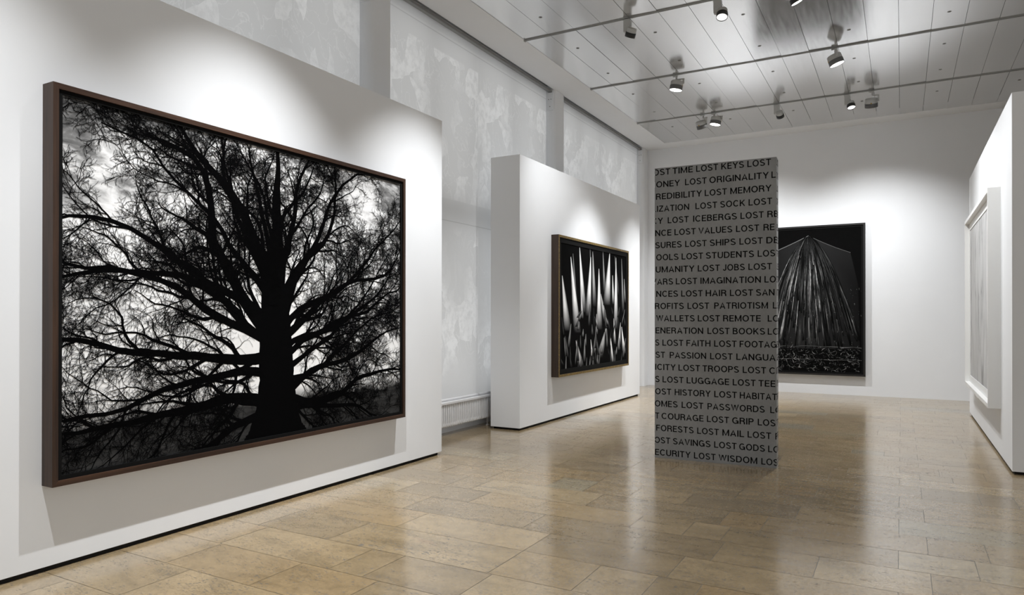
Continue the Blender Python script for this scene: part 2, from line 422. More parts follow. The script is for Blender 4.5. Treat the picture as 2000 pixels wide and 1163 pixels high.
# ------------------------------------------------------------------ free-standing partitions
def partition(label, x0, x1, y0, y1):
    t = empty('display_partition', ((x0 + x1) / 2, (y0 + y1) / 2, 0)); hx = (x1 - x0) / 2; hy = (y1 - y0) / 2
    b = MB(); b.box(-hx, hx, -hy, hy, 0.031, 3.767); b.build('board', M_PARTITION, t, 0.002)
    p = MB(); p.box(-hx + 0.022, hx - 0.022, -hy + 0.05, hy - 0.05, 0, 0.0315); p.build('plinth', M_BLACK, t)
    tag(t, label, 'partition wall', kind='thing')
    return t
XW = -4.530
partition('white partition wall carrying the huge framed bare tree picture', -4.990, XW, 1.476, 6.476)
partition('white partition wall behind the gilt framed picture of pale spikes', -4.990, XW, 8.316, 13.281)
partition('white partition wall at the right edge carrying the white framed picture', 0.9485, 1.408, 8.391, 13.326)

# ------------------------------------------------------------------ pictures
def tone_mat(name, rough=0.85):
    m = mat(name, (0.5, 0.5, 0.5), rough, 0, 0.02); N = NT(m)
    a = N.n('ShaderNodeAttribute', attribute_name='tone'); N.l(a.outputs['Color'], N.p.inputs['Base Color']); return m
M_TONE = tone_mat('charcoal_tones')
M_INK = mat('charcoal_black', (0.0030, 0.0030, 0.0032), 0.95, 0, 0.0)

def frame_parts(root, to3, w, h, lip, depth, m_side, m_top, face=None, faceT=0.0, liner=0.03, recess=0.024, m_liner=None, n_names=True):
    """frame of four mitred rails; to3(a, z, d) puts (along, up, out of the wall) into local space"""
    for nm, pts in (('frame_rail', [(0, 0), (w, 0), (w - lip, lip), (lip, lip)]), ('frame_rail', [(0, h), (w, h), (w - lip, h - lip), (lip, h - lip)]),
                    ('frame_rail', [(0, 0), (0, h), (lip, h - lip), (lip, lip)]), ('frame_rail', [(w, 0), (w, h), (w - lip, h - lip), (w - lip, lip)])):
        horiz = abs(pts[0][1] - pts[1][1]) < 1e-6
        b = MB()
        vs = [to3(x, z, 0) for x, z in pts] + [to3(x, z, depth) for x, z in pts]
        b.add(vs, [(0, 1, 2, 3), (0, 4, 5, 1), (1, 5, 6, 2), (2, 6, 7, 3), (3, 7, 4, 0)], 0)
        b.add(vs[4:], [(3, 2, 1, 0)], 1)
        me = b.build(nm, [m_top if horiz else m_side, face or (m_top if horiz else m_side)], root)
        bm = bmesh.new(); bm.from_mesh(me.data); bmesh.ops.remove_doubles(bm, verts=bm.verts, dist=1e-6); bmesh.ops.recalc_face_normals(bm, faces=bm.faces); bm.to_mesh(me.data); bm.free()
    if liner > 0:
        b = MB(); dz = depth - recess
        o = [(lip, lip), (w - lip, lip), (w - lip, h - lip), (lip, h - lip)]
        i = [(lip + liner, lip + liner), (w - lip - liner, lip + liner), (w - lip - liner, h - lip - liner), (lip + liner, h - lip - liner)]
        vs = [to3(x, z, dz) for x, z in o + i] + [to3(x, z, dz - 0.012) for x, z in i]
        b.add(vs, [(k, (k + 1) % 4, 4 + (k + 1) % 4, 4 + k) for k in range(4)] + [(4 + k, 4 + (k + 1) % 4, 8 + (k + 1) % 4, 8 + k) for k in range(4)])
        b.build('liner', m_liner or M_LINER, root)

def flat_mesh(name, root, verts, faces, mats, mi, tones=None):
    me = bpy.data.meshes.new(name); me.from_pydata(verts, [], faces)
    for m in mats: me.materials.append(m)
    me.polygons.foreach_set('material_index', mi)
    if tones is not None:
        at = me.color_attributes.new('tone', 'FLOAT_COLOR', 'POINT'); fl = []
        for t in tones: fl += [t, t, t, 1]
        at.data.foreach_set('color', fl)
    o = link(bpy.data.objects.new(name, me)); o.parent = root; return o

# -- the tree
def sky_mat(w, h):
    m = mat('charcoal_cloudy_sky', (0.8, 0.8, 0.8), 0.9, 0, 0.1); N = NT(m)
    tc = N.n('ShaderNodeTexCoord'); sx = N.n('ShaderNodeSeparateXYZ'); N.l(tc.outputs['Object'], sx.inputs[0])
    mp = N.n('ShaderNodeMapping'); mp.inputs['Scale'].default_value = (1, 1.3, 3.0); N.l(tc.outputs['Object'], mp.inputs[0])
    c1 = N.noise(mp.outputs[0], 1.5, 6, 0.6, 0.6); c2 = N.noise(mp.outputs[0], 4.0, 5, 0.6, 0.8)
    y = N.math('DIVIDE', sx.outputs[1], w); z = N.math('DIVIDE', sx.outputs[2], h)
    # cloud cover thickens to the top and the upper left of the picture
    cover = N.math('ADD', N.ramp(z, [(0.15, 0.0), (0.6, 0.0), (1.0, 0.19)]), N.ramp(y, [(0.0, 0.10), (0.35, 0.0), (0.8, 0.0), (1.0, 0.08)]))
    f = N.math('SUBTRACT', N.math('ADD', N.math('MULTIPLY', c1, 0.65), N.math('MULTIPLY', c2, 0.35)), cover)
    sky = N.ramp(f, [(0.17, 0.06), (0.26, 0.22), (0.34, 0.62), (0.41, 0.90)])
    # dark low hills
    hill = N.math('SUBTRACT', z, N.math('ADD', N.math('MULTIPLY', N.noise(N.coords((1, 1.1, 0.3)), 1.3, 5), 0.12), 0.055))
    lo = N.ramp(N.noise(N.coords((1, 1, 4)), 5, 5), [(0.3, 0.010), (0.7, 0.045)])
    N.l(N.mix(N.ramp(hill, [(0.0, 0.0), (0.045, 1.0)]), lo, sky), N.p.inputs['Base Color'])
    return m

def build_tree_picture():
    y0, y1, z0, z1 = 2.287, 5.670, 0.529, 2.956
    t = empty('framed_picture', (XW, y0, z0)); depth = 0.115
    to3 = lambda a, z, d: (d, a, z)
    w, h = y1 - y0, z1 - z0
    frame_parts(t, to3, w, h, 0.034, depth, M_WALNUT_V, M_WALNUT_H, None, liner=0.027, recess=0.014)
    ins = 0.058; cw, ch = w - 2 * ins, h - 2 * ins
    rnd = random.Random(2024)
    V, F = [], []
    EX = 0.0006
    def ribbon(pts, ws):
        """flat tapering ribbon, clipped to the paper"""
        run = []
        for (p, wd) in zip(pts, ws):
            inside = 0.001 < p[0] < cw - 0.001 and 0.001 < p[1] < ch - 0.001
            if inside: run.append((p, wd))
            else:
                q = (min(max(p[0], 0.001), cw - 0.001), min(max(p[1], 0.001), ch - 0.001))
                if run: run.append((q, wd)); emit(run); run = []
        if len(run) > 1: emit(run)
    lev = [0]
    def emit(run):
        n = len(run); EX = 0.0005 + 0.0004 * lev[0] + rnd.random() * 0.0003
        if n < 2: return
        b = len(V)
        for i, (p, wd) in enumerate(run):
            a = run[max(i - 1, 0)][0]; c = run[min(i + 1, n - 1)][0]
            dx, dy = c[0] - a[0], c[1] - a[1]; l = math.hypot(dx, dy) or 1
            nx, ny = -dy / l * wd / 2, dx / l * wd / 2
            cl = lambda x, m: min(max(x, 0.0), m)
            V.append((EX, cl(p[0] + nx, cw), cl(p[1] + ny, ch))); V.append((EX, cl(p[0] - nx, cw), cl(p[1] - ny, ch)))
        for i in range(n - 1): F.append((b + 2 * i, b + 2 * i + 1, b + 2 * i + 3, b + 2 * i + 2))
    MINW = (0.018, 0.010, 0.0058, 0.0038, 0.0030)
    def grow(x, y, ang, L, wd, lvl, bend=0.0, thin=False):
        n = (15, 12, 9, 7, 5)[lvl]; step = L / n
        pts = [(x, y)]; ws = [wd]; a = ang; wig = (0.20, 0.27, 0.32, 0.36, 0.38)[lvl]
        drift = 0; angs = [a]
        for i in range(n):
            drift = 0.25 * drift + rnd.gauss(0, wig) - (0.22 * (a - ang) if lvl == 0 else 0.1 * (a - ang))
            a = a + drift * 0.75 + bend / n
            x += math.cos(a) * step; y += math.sin(a) * step
            pts.append((x, y)); angs.append(a)
            f = (i + 1) / n
            ws.append(max(wd * (1 - 0.86 * f ** 0.8) * rnd.uniform(0.9, 1.1), 0.0020 if lvl > 2 else 0.0030))
            if not (-0.25 < x < cw + 0.25 and -0.2 < y < ch + 0.25): break
        lev[0] = lvl + 1; ribbon(pts, ws)
        if lvl >= 4: return
        kids = ((9, 6, 5, 3) if thin else (13, 8, 5, 4))[lvl]
        side = rnd.choice((-1, 1))
        for k in range(kids):
            f = (k + rnd.uniform(0.2, 1.0)) / kids
            f = 0.10 + 0.90 * f if lvl else 0.07 + 0.93 * f
            i = min(int(f * (len(pts) - 1)), len(pts) - 1); px, py = pts[i]
            if not (-0.06 < px < cw + 0.06 and -0.06 < py < ch + 0.06): continue
            side = -side if rnd.random() < 0.8 else side
            off = rnd.uniform(*((0.25, 0.75), (0.3, 0.85), (0.35, 1.0), (0.4, 1.1))[lvl]) * side
            l2 = L * rnd.uniform(*((0.18, 0.46), (0.28, 0.55), (0.32, 0.56), (0.35, 0.65))[lvl]) * (1.08 - 0.35 * f)
            if lvl == 3: l2 = max(l2, 0.05)
            grow(px, py, angs[i] + off, l2, max(min(ws[i] * rnd.uniform(0.35, 0.6), (0.045, 0.022, 0.010, 0.006)[lvl]), MINW[lvl + 1] * 0.7), lvl + 1, rnd.gauss(0, 0.25), thin)
    # trunk
    cx = cw * 0.512
    tr = [(0.001, 0.66, 0.0), (0.03, 0.54, 0.0), (0.10, 0.42, 0.005), (0.22, 0.36, 0.0), (0.34, 0.33, -0.01), (0.43, 0.27, -0.005), (0.52, 0.165, 0.0), (0.66, 0.12, 0.005), (0.82, 0.085, -0.01), (0.93, 0.05, 0.01), (1.04, 0.03, 0.0)]
    P, Wd = [], []
    for i in range(len(tr) - 1):
        for k in range(6):
            f = k / 6; q = [tr[i][j] * (1 - f) + tr[i + 1][j] * f for j in range(3)]
            P.append((cx + q[2] + (rnd.gauss(0, 0.0015) if q[0] > 0.25 else 0), q[0] * ch)); Wd.append(q[1] * (1 + rnd.gauss(0, 0.015)))
    ribbon(P, Wd)
    D = math.radians
    limbs = [  # height on the trunk, side offset, angle, length, width, bend
        (0.42, -0.09, 128, 1.75, 0.150, -0.55), (0.36, -0.12, 141, 1.90, 0.140, -0.05), (0.40, -0.10, 150, 2.00, 0.085, 0.0), (0.46, -0.06, 134, 1.85, 0.060, 0.15), (0.33, -0.14, 158, 1.95, 0.085, 0.10),
        (0.33, -0.13, 166, 2.05, 0.080, 0.10), (0.28, -0.15, 170, 2.05, 0.095, 0.15), (0.22, -0.16, 183, 2.00, 0.075, -0.05),
        (0.12, -0.20, 164, 1.70, 0.110, 0.75), (0.08, -0.24, 178, 1.45, 0.070, 0.35), (0.50, -0.05, 112, 1.25, 0.075, 0.25), (0.64, -0.03, 118, 0.95, 0.050, 0.2),
        (0.47, -0.04, 101, 1.30, 0.080, 0.05), (0.48, 0.05, 79, 1.35, 0.100, 0.10), (0.44, 0.08, 66, 1.65, 0.085, -0.2), (0.40, 0.10, 57, 1.80, 0.085, -0.35), (0.37, 0.11, 50, 1.90, 0.070, -0.30),
        (0.34, 0.12, 43, 1.95, 0.075, -0.30), (0.30, 0.13, 36, 1.90, 0.060, -0.25), (0.27, 0.13, 29, 1.85, 0.065, -0.20), (0.23, 0.13, 24, 1.75, 0.055, -0.15), (0.20, 0.14, 30, 1.65, 0.050, -0.30),
        (0.16, 0.15, 10, 1.60, 0.075, 0.05), (0.13, 0.18, 2, 1.65, 0.090, 0.20), (0.09, 0.21, -6, 1.45, 0.060, 0.30), (0.70, 0.03, 64, 0.90, 0.045, 0.1), (0.60, 0.02, 84, 0.95, 0.050, 0.1), (0.56, 0.03, 62, 1.15, 0.050, -0.1)]
    for hgt, ox, ang, L, wd, bd in limbs:
        grow(cx + ox * 0.55, hgt * ch, D(ang), L, wd, 0, bd, 60 < ang < 125)
    nb = len(V)
    verts = [(0, 0, 0), (0, cw, 0), (0, cw, ch), (0, 0, ch)] + V
    faces = [(0, 1, 2, 3)] + [tuple(i + 4 for i in q) for q in F]
    o = flat_mesh('drawing', t, verts, faces, [sky_mat(cw, ch), M_INK], [0] + [1] * len(F))
    o.location = (depth - 0.025, ins, ins)
    tag(t, 'huge black and white picture of a bare spreading tree in a walnut frame', 'framed picture')
    print('tree ribbons', len(F))
build_tree_picture()

# -- pale spikes
def build_spike_picture():
    y0, y1, z0, z1 = 9.291, 12.3135, 0.657, 2.770
    t = empty('framed_picture', (XW, y0, z0)); depth = 0.121
    to3 = lambda a, z, d: (d, a, z); w, h = y1 - y0, z1 - z0
    frame_parts(t, to3, w, h, 0.036, depth, M_BROWN, M_BROWN, M_GILT, liner=0.075, recess=0.012)
    ins = 0.108; cw, ch = w - 2 * ins, h - 2 * ins
    rnd = random.Random(7); V, F, T, MI = [(0, 0, 0), (0, cw, 0), (0, cw, ch), (0, 0, ch)], [(0, 1, 2, 3)], [0.003] * 4, [0]
    prof = [0.10, 0.80, 1.0, 1.0, 0.82, 0.45, 0.06]
    def spike(xt, yt, xb, yb, wd, br, order, flip=False):
        n = 16; b = len(V); pr = prof[::-1] if flip else prof
        for i in range(n + 1):
            f = i / n; cxx = xt + (xb - xt) * f; yy = yt + (yb - yt) * f
            hw = 0.74 * wd * (f ** 0.9) * (1 if f < 0.8 else 1 - (f - 0.8) * 0.6) * 0.5 + 0.003
            fade = 1.0 if f < 0.55 else max(0.0, 1 - (f - 0.55) / 0.45) ** 1.3
            for k, pv in enumerate(pr):
                u = -1 + 2 * k / (len(pr) - 1)
                V.append((0.0004 + order * 0.00006, min(max((cxx + u * hw) * cw, 0), cw), min(max(yy * ch, 0), ch)))
                T.append(0.003 + br * pv * fade * rnd.uniform(0.9, 1.0))
        m = len(pr)
        for i in range(n):
            for k in range(m - 1): F.append((b + i * m + k, b + i * m + k + 1, b + (i + 1) * m + k + 1, b + (i + 1) * m + k)); MI.append(0)
    L = [(0.16, 0.93, 0.20, 0.55, 0.05, 0.22), (0.40, 1.0, 0.42, 0.70, 0.035, 0.2), (0.60, 1.0, 0.63, 0.62, 0.06, 0.30), (0.80, 0.98, 0.86, 0.62, 0.06, 0.28), (0.92, 0.97, 0.95, 0.45, 0.06, 0.35),
         (0.44, 0.98, 0.47, 0.5, 0.09, 0.4), (0.02, 0.74, 0.09, 0.30, 0.13, 0.85), (0.13, 0.90, 0.22, 0.28, 0.14, 0.95), (0.25, 0.99, 0.31, 0.45, 0.11, 0.9), (0.27, 0.62, 0.29, 0.40, 0.05, 0.75),
         (0.41, 0.93, 0.37, 0.42, 0.12, 0.95), (0.535, 0.84, 0.545, 0.30, 0.13, 0.9), (0.565, 0.62, 0.64, 0.38, 0.10, 0.5), (0.71, 1.0, 0.66, 0.52, 0.17, 0.95), (0.76, 0.80, 0.775, 0.53, 0.06, 0.8),
         (0.82, 0.97, 0.82, 0.30, 0.11, 0.95), (0.97, 0.78, 0.985, 0.55, 0.03, 0.6), (0.50, 0.44, 0.505, 0.26, 0.04, 0.6), (0.66, 0.33, 0.54, 0.05, 0.16, 0.4), (0.78, 0.40, 0.80, 0.16, 0.06, 0.7),
         (0.20, 0.22, 0.27, 0.0, 0.12, 0.75), (0.41, 0.22, 0.45, -0.02, 0.06, 0.8), (0.485, 0.29, 0.465, 0.10, 0.06, 0.55), (0.725, 0.23, 0.76, -0.02, 0.09, 0.85), (0.90, 0.36, 0.87, 0.10, 0.08, 0.65), (0.92, 0.32, 0.97, 0.06, 0.09, 0.85)]
    for i, s in enumerate(L): spike(*s, i, i % 3 == 1)
    # dim folds at the feet
    for i in range(60):
        x = rnd.random(); y = rnd.uniform(0.05, 0.55); spike(x, y, x + rnd.gauss(0, 0.03), y - rnd.uniform(0.05, 0.2), rnd.uniform(0.015, 0.05), rnd.choice((0.03, 0.05, 0.12, 0.25)), 26 + i % 5, i % 2 == 0)
    o = flat_mesh('drawing', t, V, F, [M_TONE], MI, T); o.location = (depth - 0.020, ins, ins)
    tag(t, 'black picture of tall pale upright spikes in a thin gilt frame', 'framed picture')
build_spike_picture()

# -- black draped sheet
def build_drape_picture():
    x0, x1, z0, z1 = -2.690, -0.619, 0.383, 3.402; YE = 15.353
    t = empty('framed_picture', (x0, YE, z0)); depth = 0.090
    to3 = lambda a, z, d: (a, -d, z); w, h = x1 - x0, z1 - z0
    frame_parts(t, to3, w, h, 0.034, depth, M_BLACKWOOD, M_BLACKWOOD, None, liner=0.036, recess=0.020, m_liner=M_LINER)
    ins = 0.069; cw, ch = w - 2 * ins, h - 2 * ins
    rnd = random.Random(31); V, F, T, MI = [(0, 0, 0), (cw, 0, 0), (cw, 0, ch), (0, 0, ch)], [(0, 1, 2, 3)], [0.003] * 4, [0]
    COLS = ((-0.5, 0.0), (-0.22, 0.45), (0.0, 1.0), (0.2, 0.40), (0.5, 0.0))
    def strip(pts, ws, ts):
        b = len(V); dep = 0.0005 + rnd.random() * 0.0006
        for i, (p, wd, tt) in enumerate(zip(pts, ws, ts)):
            a = pts[max(i - 1, 0)]; c = pts[min(i + 1, len(pts) - 1)]; dx, dy = c[0] - a[0], c[1] - a[1]; l = math.hypot(dx, dy) or 1
            for s, k in COLS:
                V.append((min(max(p[0] - dy / l * wd * s, 0), cw), -dep, min(max(p[1] + dx / l * wd * s, 0), ch))); T.append(tt * k + 0.0025)
        for i in range(len(pts) - 1):
            for k in range(4): F.append((b + 5 * i + k, b + 5 * i + k + 1, b + 5 * i + k + 6, b + 5 * i + k + 5)); MI.append(0)
    ax, ay = 0.50 * cw, 0.955 * ch
    # dim body of the sheet
    b = len(V); body = [(ax, ay, 0.02), (0.03 * cw, 0.82 * ch, 0.008), (0.0, 0.60 * ch, 0.006), (0.0, 0.16 * ch, 0.008), (ax, 0.16 * ch, 0.02), (0.985 * cw, 0.16 * ch, 0.008), (0.97 * cw, 0.6 * ch, 0.006), (0.90 * cw, 0.82 * ch, 0.012)]
    for x, y, tt in body: V.append((x, -0.0003, y)); T.append(tt)
    for k in range(1, 7): F.append((b, b + k, b + k + 1)); MI.append(0)
    for k in range(210):
        s_ = rnd.uniform(-1, 1); ex = ax + s_ * 0.51 * cw; ey = 0.165 * ch
        f0 = rnd.uniform(0.01, 0.45) ** 1.5; f1 = min(1, f0 + rnd.uniform(0.30, 0.95)); n = 30
        br = rnd.choice((0.02, 0.04, 0.08, 0.16, 0.40, 0.8, 0.95)) * (1.0 if s_ < 0.30 else 0.30)
        wid = rnd.choice((0.006, 0.009, 0.014, 0.022, 0.034)); ph = rnd.uniform(0, 6); fr = rnd.uniform(2, 7); pts, ws, ts = [], [], []; q = 0
        for i in range(n + 1):
            f = f0 + (f1 - f0) * i / n; q = 0.8 * q + rnd.gauss(0, 0.0012)
            pts.append((ax + (ex - ax) * f ** 0.62 + q, ay + (ey - ay) * f)); ws.append(wid * (0.35 + 0.9 * f) * rnd.uniform(0.7, 1.25))
            e = min(1, min(i, n - i) / 6)
            ts.append(br * e * max(0.04, 0.5 + 0.5 * math.sin(ph + fr * f * 3)) * rnd.uniform(0.45, 1.0))
        strip(pts, ws, ts)
    for ex, ey, br in ((0.03 * cw, 0.82 * ch, 0.35), (0.90 * cw, 0.825 * ch, 0.16)):
        strip([(ax + (ex - ax) * i / 8, ay + (ey - ay) * i / 8 - 0.02 * math.sin(math.pi * i / 8)) for i in range(9)], [0.012] * 9, [br] * 9)
    for yy in (0.175, 0.085): strip([(cw * i / 14, ch * (yy + rnd.gauss(0, 0.003))) for i in range(15)], [0.014] * 15, [0.25 * rnd.random() + 0.03 for _ in range(15)])
    for k in range(520):
        x = rnd.uniform(0.0, 0.97) * cw; y = rnd.uniform(0.012, 0.168) * ch; a = rnd.gauss(-0.5, 0.9); L = rnd.uniform(0.015, 0.13); br = rnd.choice((0.03, 0.05, 0.1, 0.2, 0.6))
        cv = rnd.gauss(0, 1.2); pts = []; px, py = x, y
        for i in range(7): pts.append((px, py)); px += math.cos(a) * L / 6; py += math.sin(a) * L / 6; a += cv / 6 + rnd.gauss(0, 0.2)
        strip(pts, [rnd.uniform(0.003, 0.014) for _ in range(7)], [br * v for v in (0.05, 0.4, 0.9, 1, 0.7, 0.3, 0.05)])
    for k in range(260):
        x = ax + rnd.uniform(-0.48, 0.5) * cw; y = rnd.uniform(0.18, 0.62) * ch; L = rnd.uniform(0.01, 0.05); br = rnd.choice((0.06, 0.12, 0.3))
        strip([(x + rnd.gauss(0, 0.004), y - L * i / 3) for i in range(4)], [rnd.uniform(0.003, 0.010) for _ in range(4)], [br * v for v in (0.1, 1, 0.7, 0.1)])
    o = flat_mesh('drawing', t, V, F, [M_TONE], MI, T); o.location = (ins, -(depth - 0.028), ins)
    tag(t, 'tall black framed picture of a shiny pleated black sheet on the back wall', 'framed picture')
build_drape_picture()

# -- pale picture in a white frame
def wash_mat():
    m = mat('pale_grey_washes', (0.7, 0.7, 0.7), 0.8, 0, 0.2); N = NT(m)
    v = N.coords((1, 3.0, 0.7)); n = N.noise(v, 1.6, 6, 0.62, 1.4); n2 = N.noise(N.coords((1, 9, 0.8)), 1.5, 4)
    N.l(N.mix(0.6, N.ramp(n, [(0.32, 0.26), (0.46, 0.50), (0.6, 0.56)]), N.ramp(n2, [(0.3, 0.55), (0.6, 1.0)]), 'MULTIPLY'), N.p.inputs['Base Color']); return m
def build_white_picture():
    y0, y1, z0, z1 = 9.273, 12.483, 0.546, 2.983; X = 0.9485
    t = empty('framed_picture', (X, y0, z0)); depth = 0.120
    to3 = lambda a, z, d: (-d, a, z); w, h = y1 - y0, z1 - z0
    frame_parts(t, to3, w, h, 0.045, depth, M_WHITEWOOD, M_WHITEWOOD, None, liner=0.10, recess=0.055, m_liner=M_WHITEWOOD)
    ins = 0.146; cw, ch = w - 2 * ins, h - 2 * ins
    o = flat_mesh('drawing', t, [(0, 0, 0), (0, cw, 0), (0, cw, ch), (0, 0, ch)], [(3, 2, 1, 0)], [wash_mat()], [0])
    o.location = (-(depth - 0.062), ins, ins)
    tag(t, 'pale grey picture in a deep white frame on the right partition', 'framed picture')
build_white_picture()

# ------------------------------------------------------------------ lettered slab
def arc(cx, cy, rx, ry, a0, a1, n=14):
    return [(cx + rx * math.cos(math.radians(a0 + (a1 - a0) * i / n)), cy + ry * math.sin(math.radians(a0 + (a1 - a0) * i / n))) for i in range(n + 1)]
SW = 0.152; h_ = SW / 2; T_ = 1 - h_; B_ = h_
def glyphs():
    g = {}
    O = lambda w: [arc(w / 2, 0.5, w / 2 - h_, 0.5 - h_ + 0.012, 90, 450, 28)]
    g['O'] = (0.82, O(0.82))
    g['L'] = (0.56, [[(h_, 1), (h_, 0)], [(h_, B_), (0.56, B_)]])
    g['T'] = (0.64, [[(0, T_), (0.64, T_)], [(0.32, T_), (0.32, 0)]])
    g['I'] = (SW, [[(h_, 1), (h_, 0)]])
    g['E'] = (0.57, [[(h_, 1), (h_, 0)], [(h_, T_), (0.57, T_)], [(h_, 0.52), (0.53, 0.52)], [(h_, B_), (0.57, B_)]])
    g['F'] = (0.55, [[(h_, 1), (h_, 0)], [(h_, T_), (0.55, T_)], [(h_, 0.50), (0.50, 0.50)]])
    g['H'] = (0.70, [[(h_, 1), (h_, 0)], [(0.70 - h_, 1), (0.70 - h_, 0)], [(h_, 0.52), (0.70 - h_, 0.52)]])
    g['N'] = (0.72, [[(h_, 0), (h_, 1)], [(0.72 - h_, 0), (0.72 - h_, 1)], [(h_, 0.94), (0.72 - h_, 0.06)]])
    g['M'] = (0.84, [[(h_, 0), (h_, 1)], [(0.84 - h_, 0), (0.84 - h_, 1)], [(h_ + 0.01, 0.95), (0.42, 0.04), (0.83 - h_, 0.95)]])
    g['A'] = (0.74, [[(0.06, 0), (0.37, 0.96), (0.68, 0)], [(0.17, 0.30), (0.57, 0.30)]])
    g['V'] = (0.72, [[(0.06, 1), (0.36, 0.04), (0.66, 1)]])
    g['W'] = (1.02, [[(0.06, 1), (0.285, 0.04), (0.49, 0.95)], [(0.53, 0.95), (0.735, 0.04), (0.96, 1)]])
    g['Y'] = (0.70, [[(0.055, 1), (0.35, 0.46)], [(0.645, 1), (0.35, 0.46)], [(0.35, 0.5), (0.35, 0)]])
    g['K'] = (0.70, [[(h_, 1), (h_, 0)], [(0.62, 1), (h_, 0.36)], [(0.28, 0.56), (0.64, 0)]])
    g['Z'] = (0.64, [[(0.03, T_), (0.62, T_)], [(0.57, T_), (0.06, B_)], [(0.0, B_), (0.64, B_)]])
    g['X'] = (0.70, [[(0.05, 1), (0.65, 0)], [(0.65, 1), (0.05, 0)]])
    g['U'] = (0.70, [[(h_, 1), (h_, 0.36)] + arc(0.35, 0.36, 0.35 - h_, 0.36 - h_ + 0.012, 180, 360)[1:] + [(0.70 - h_, 1)]])
    g['J'] = (0.50, [[(0.50 - h_, 1), (0.50 - h_, 0.30)] + arc(0.25, 0.30, 0.25 - h_, 0.30 - h_ + 0.012, 0, -165)[1:]])
    g['C'] = (0.76, [arc(0.40, 0.5, 0.40 - h_, 0.5 - h_ + 0.012, 42, 318, 24)])
    g['G'] = (0.79, [arc(0.40, 0.5, 0.40 - h_, 0.5 - h_ + 0.012, 45, 340, 24), [(0.79 - h_, 0.02), (0.79 - h_, 0.48)], [(0.44, 0.46), (0.79 - h_, 0.46)]])
    g['D'] = (0.74, [[(h_, 1), (h_, 0)], [(h_, T_), (0.33, T_)] + arc(0.33, 0.5, 0.41 - h_, 0.5 - h_, 90, -90, 16)[1:] + [(h_, B_)]])
    g['P'] = (0.63, [[(h_, 1), (h_, 0)], [(h_, T_), (0.36, T_)] + arc(0.36, 0.70, 0.27 - h_, 0.30 - h_, 90, -90, 12)[1:] + [(h_, 0.40 + h_)]])
    g['R'] = (0.68, [[(h_, 1), (h_, 0)], [(h_, T_), (0.37, T_)] + arc(0.37, 0.72, 0.28 - h_, 0.28 - h_, 90, -90, 12)[1:] + [(h_, 0.44 + h_)], [(0.40, 0.50), (0.56, 0.36), (0.60, 0.0)]])
    g['B'] = (0.66, [[(h_, 1), (h_, 0)], [(h_, T_), (0.36, T_)] + arc(0.36, 0.74, 0.26 - h_, 0.26 - h_, 90, -90, 12)[1:] + [(h_, 0.48 + h_)], [(h_, 0.48 + h_), (0.37, 0.48 + h_)] + arc(0.37, 0.27, 0.29 - h_, 0.277 - h_, 90, -90, 12)[1:] + [(h_, B_)]])
    g['S'] = (0.68, [arc(0.335, 0.745, 0.335 - h_ - 0.02, 0.255 - h_ + 0.012, 22, 232, 16) + [(0.34, 0.505)] + arc(0.34, 0.262, 0.34 - h_, 0.262 - h_ + 0.012, 58, -160, 16)])
    return g
GL = glyphs()
def stroke_prism(pts, w, u0, sx, z0, sz, fn, near, far, V, F):
    """solid prism of a stroke; fn(s, z, d) maps along/up/into the slab"""
    closed = math.hypot(pts[0][0] - pts[-1][0], pts[0][1] - pts[-1][1]) < 1e-6
    if closed: pts = pts[:-1]
    n = len(pts); Lf, Rt = [], []
    for i, p in enumerate(pts):
        if closed: a, c = pts[i - 1], pts[(i + 1) % n]
        else: a, c = pts[max(i - 1, 0)], pts[min(i + 1, n - 1)]
        d1 = (p[0] - a[0], p[1] - a[1]); d2 = (c[0] - p[0], c[1] - p[1])
        def nrm(d): l = math.hypot(*d); return (-d[1] / l, d[0] / l) if l > 1e-9 else None
        n1, n2 = nrm(d1), nrm(d2); n1 = n1 or n2; n2 = n2 or n1
        mx, my = n1[0] + n2[0], n1[1] + n2[1]; ml = math.hypot(mx, my); mx /= ml; my /= ml
        k = min(1 / max(mx * n1[0] + my * n1[1], 0.35), 2.2) * w / 2
        Lf.append((p[0] + mx * k, p[1] + my * k)); Rt.append((p[0] - mx * k, p[1] - my * k))
    b = len(V)
    for d in (near, far):
        for q in Lf + Rt: V.append(fn(u0 + q[0] * sx, z0 + min(max(q[1], -0.02), 1.02) * sz, d))
    rng = range(n) if closed else range(n - 1)
    for i in rng:
        j = (i + 1) % n
        F.append((b + i, b + j, b + n + j, b + n + i)); F.append((b + 2 * n + i, b + 3 * n + i, b + 3 * n + j, b + 2 * n + j))
        F.append((b + i, b + 2 * n + i, b + 2 * n + j, b + j)); F.append((b + n + i, b + n + j, b + 3 * n + j, b + 3 * n + i))
    if not closed:
        F.append((b, b + n, b + 3 * n, b + 2 * n)); e = n - 1
        F.append((b + e, b + 2 * n + e, b + 3 * n + e, b + n + e))
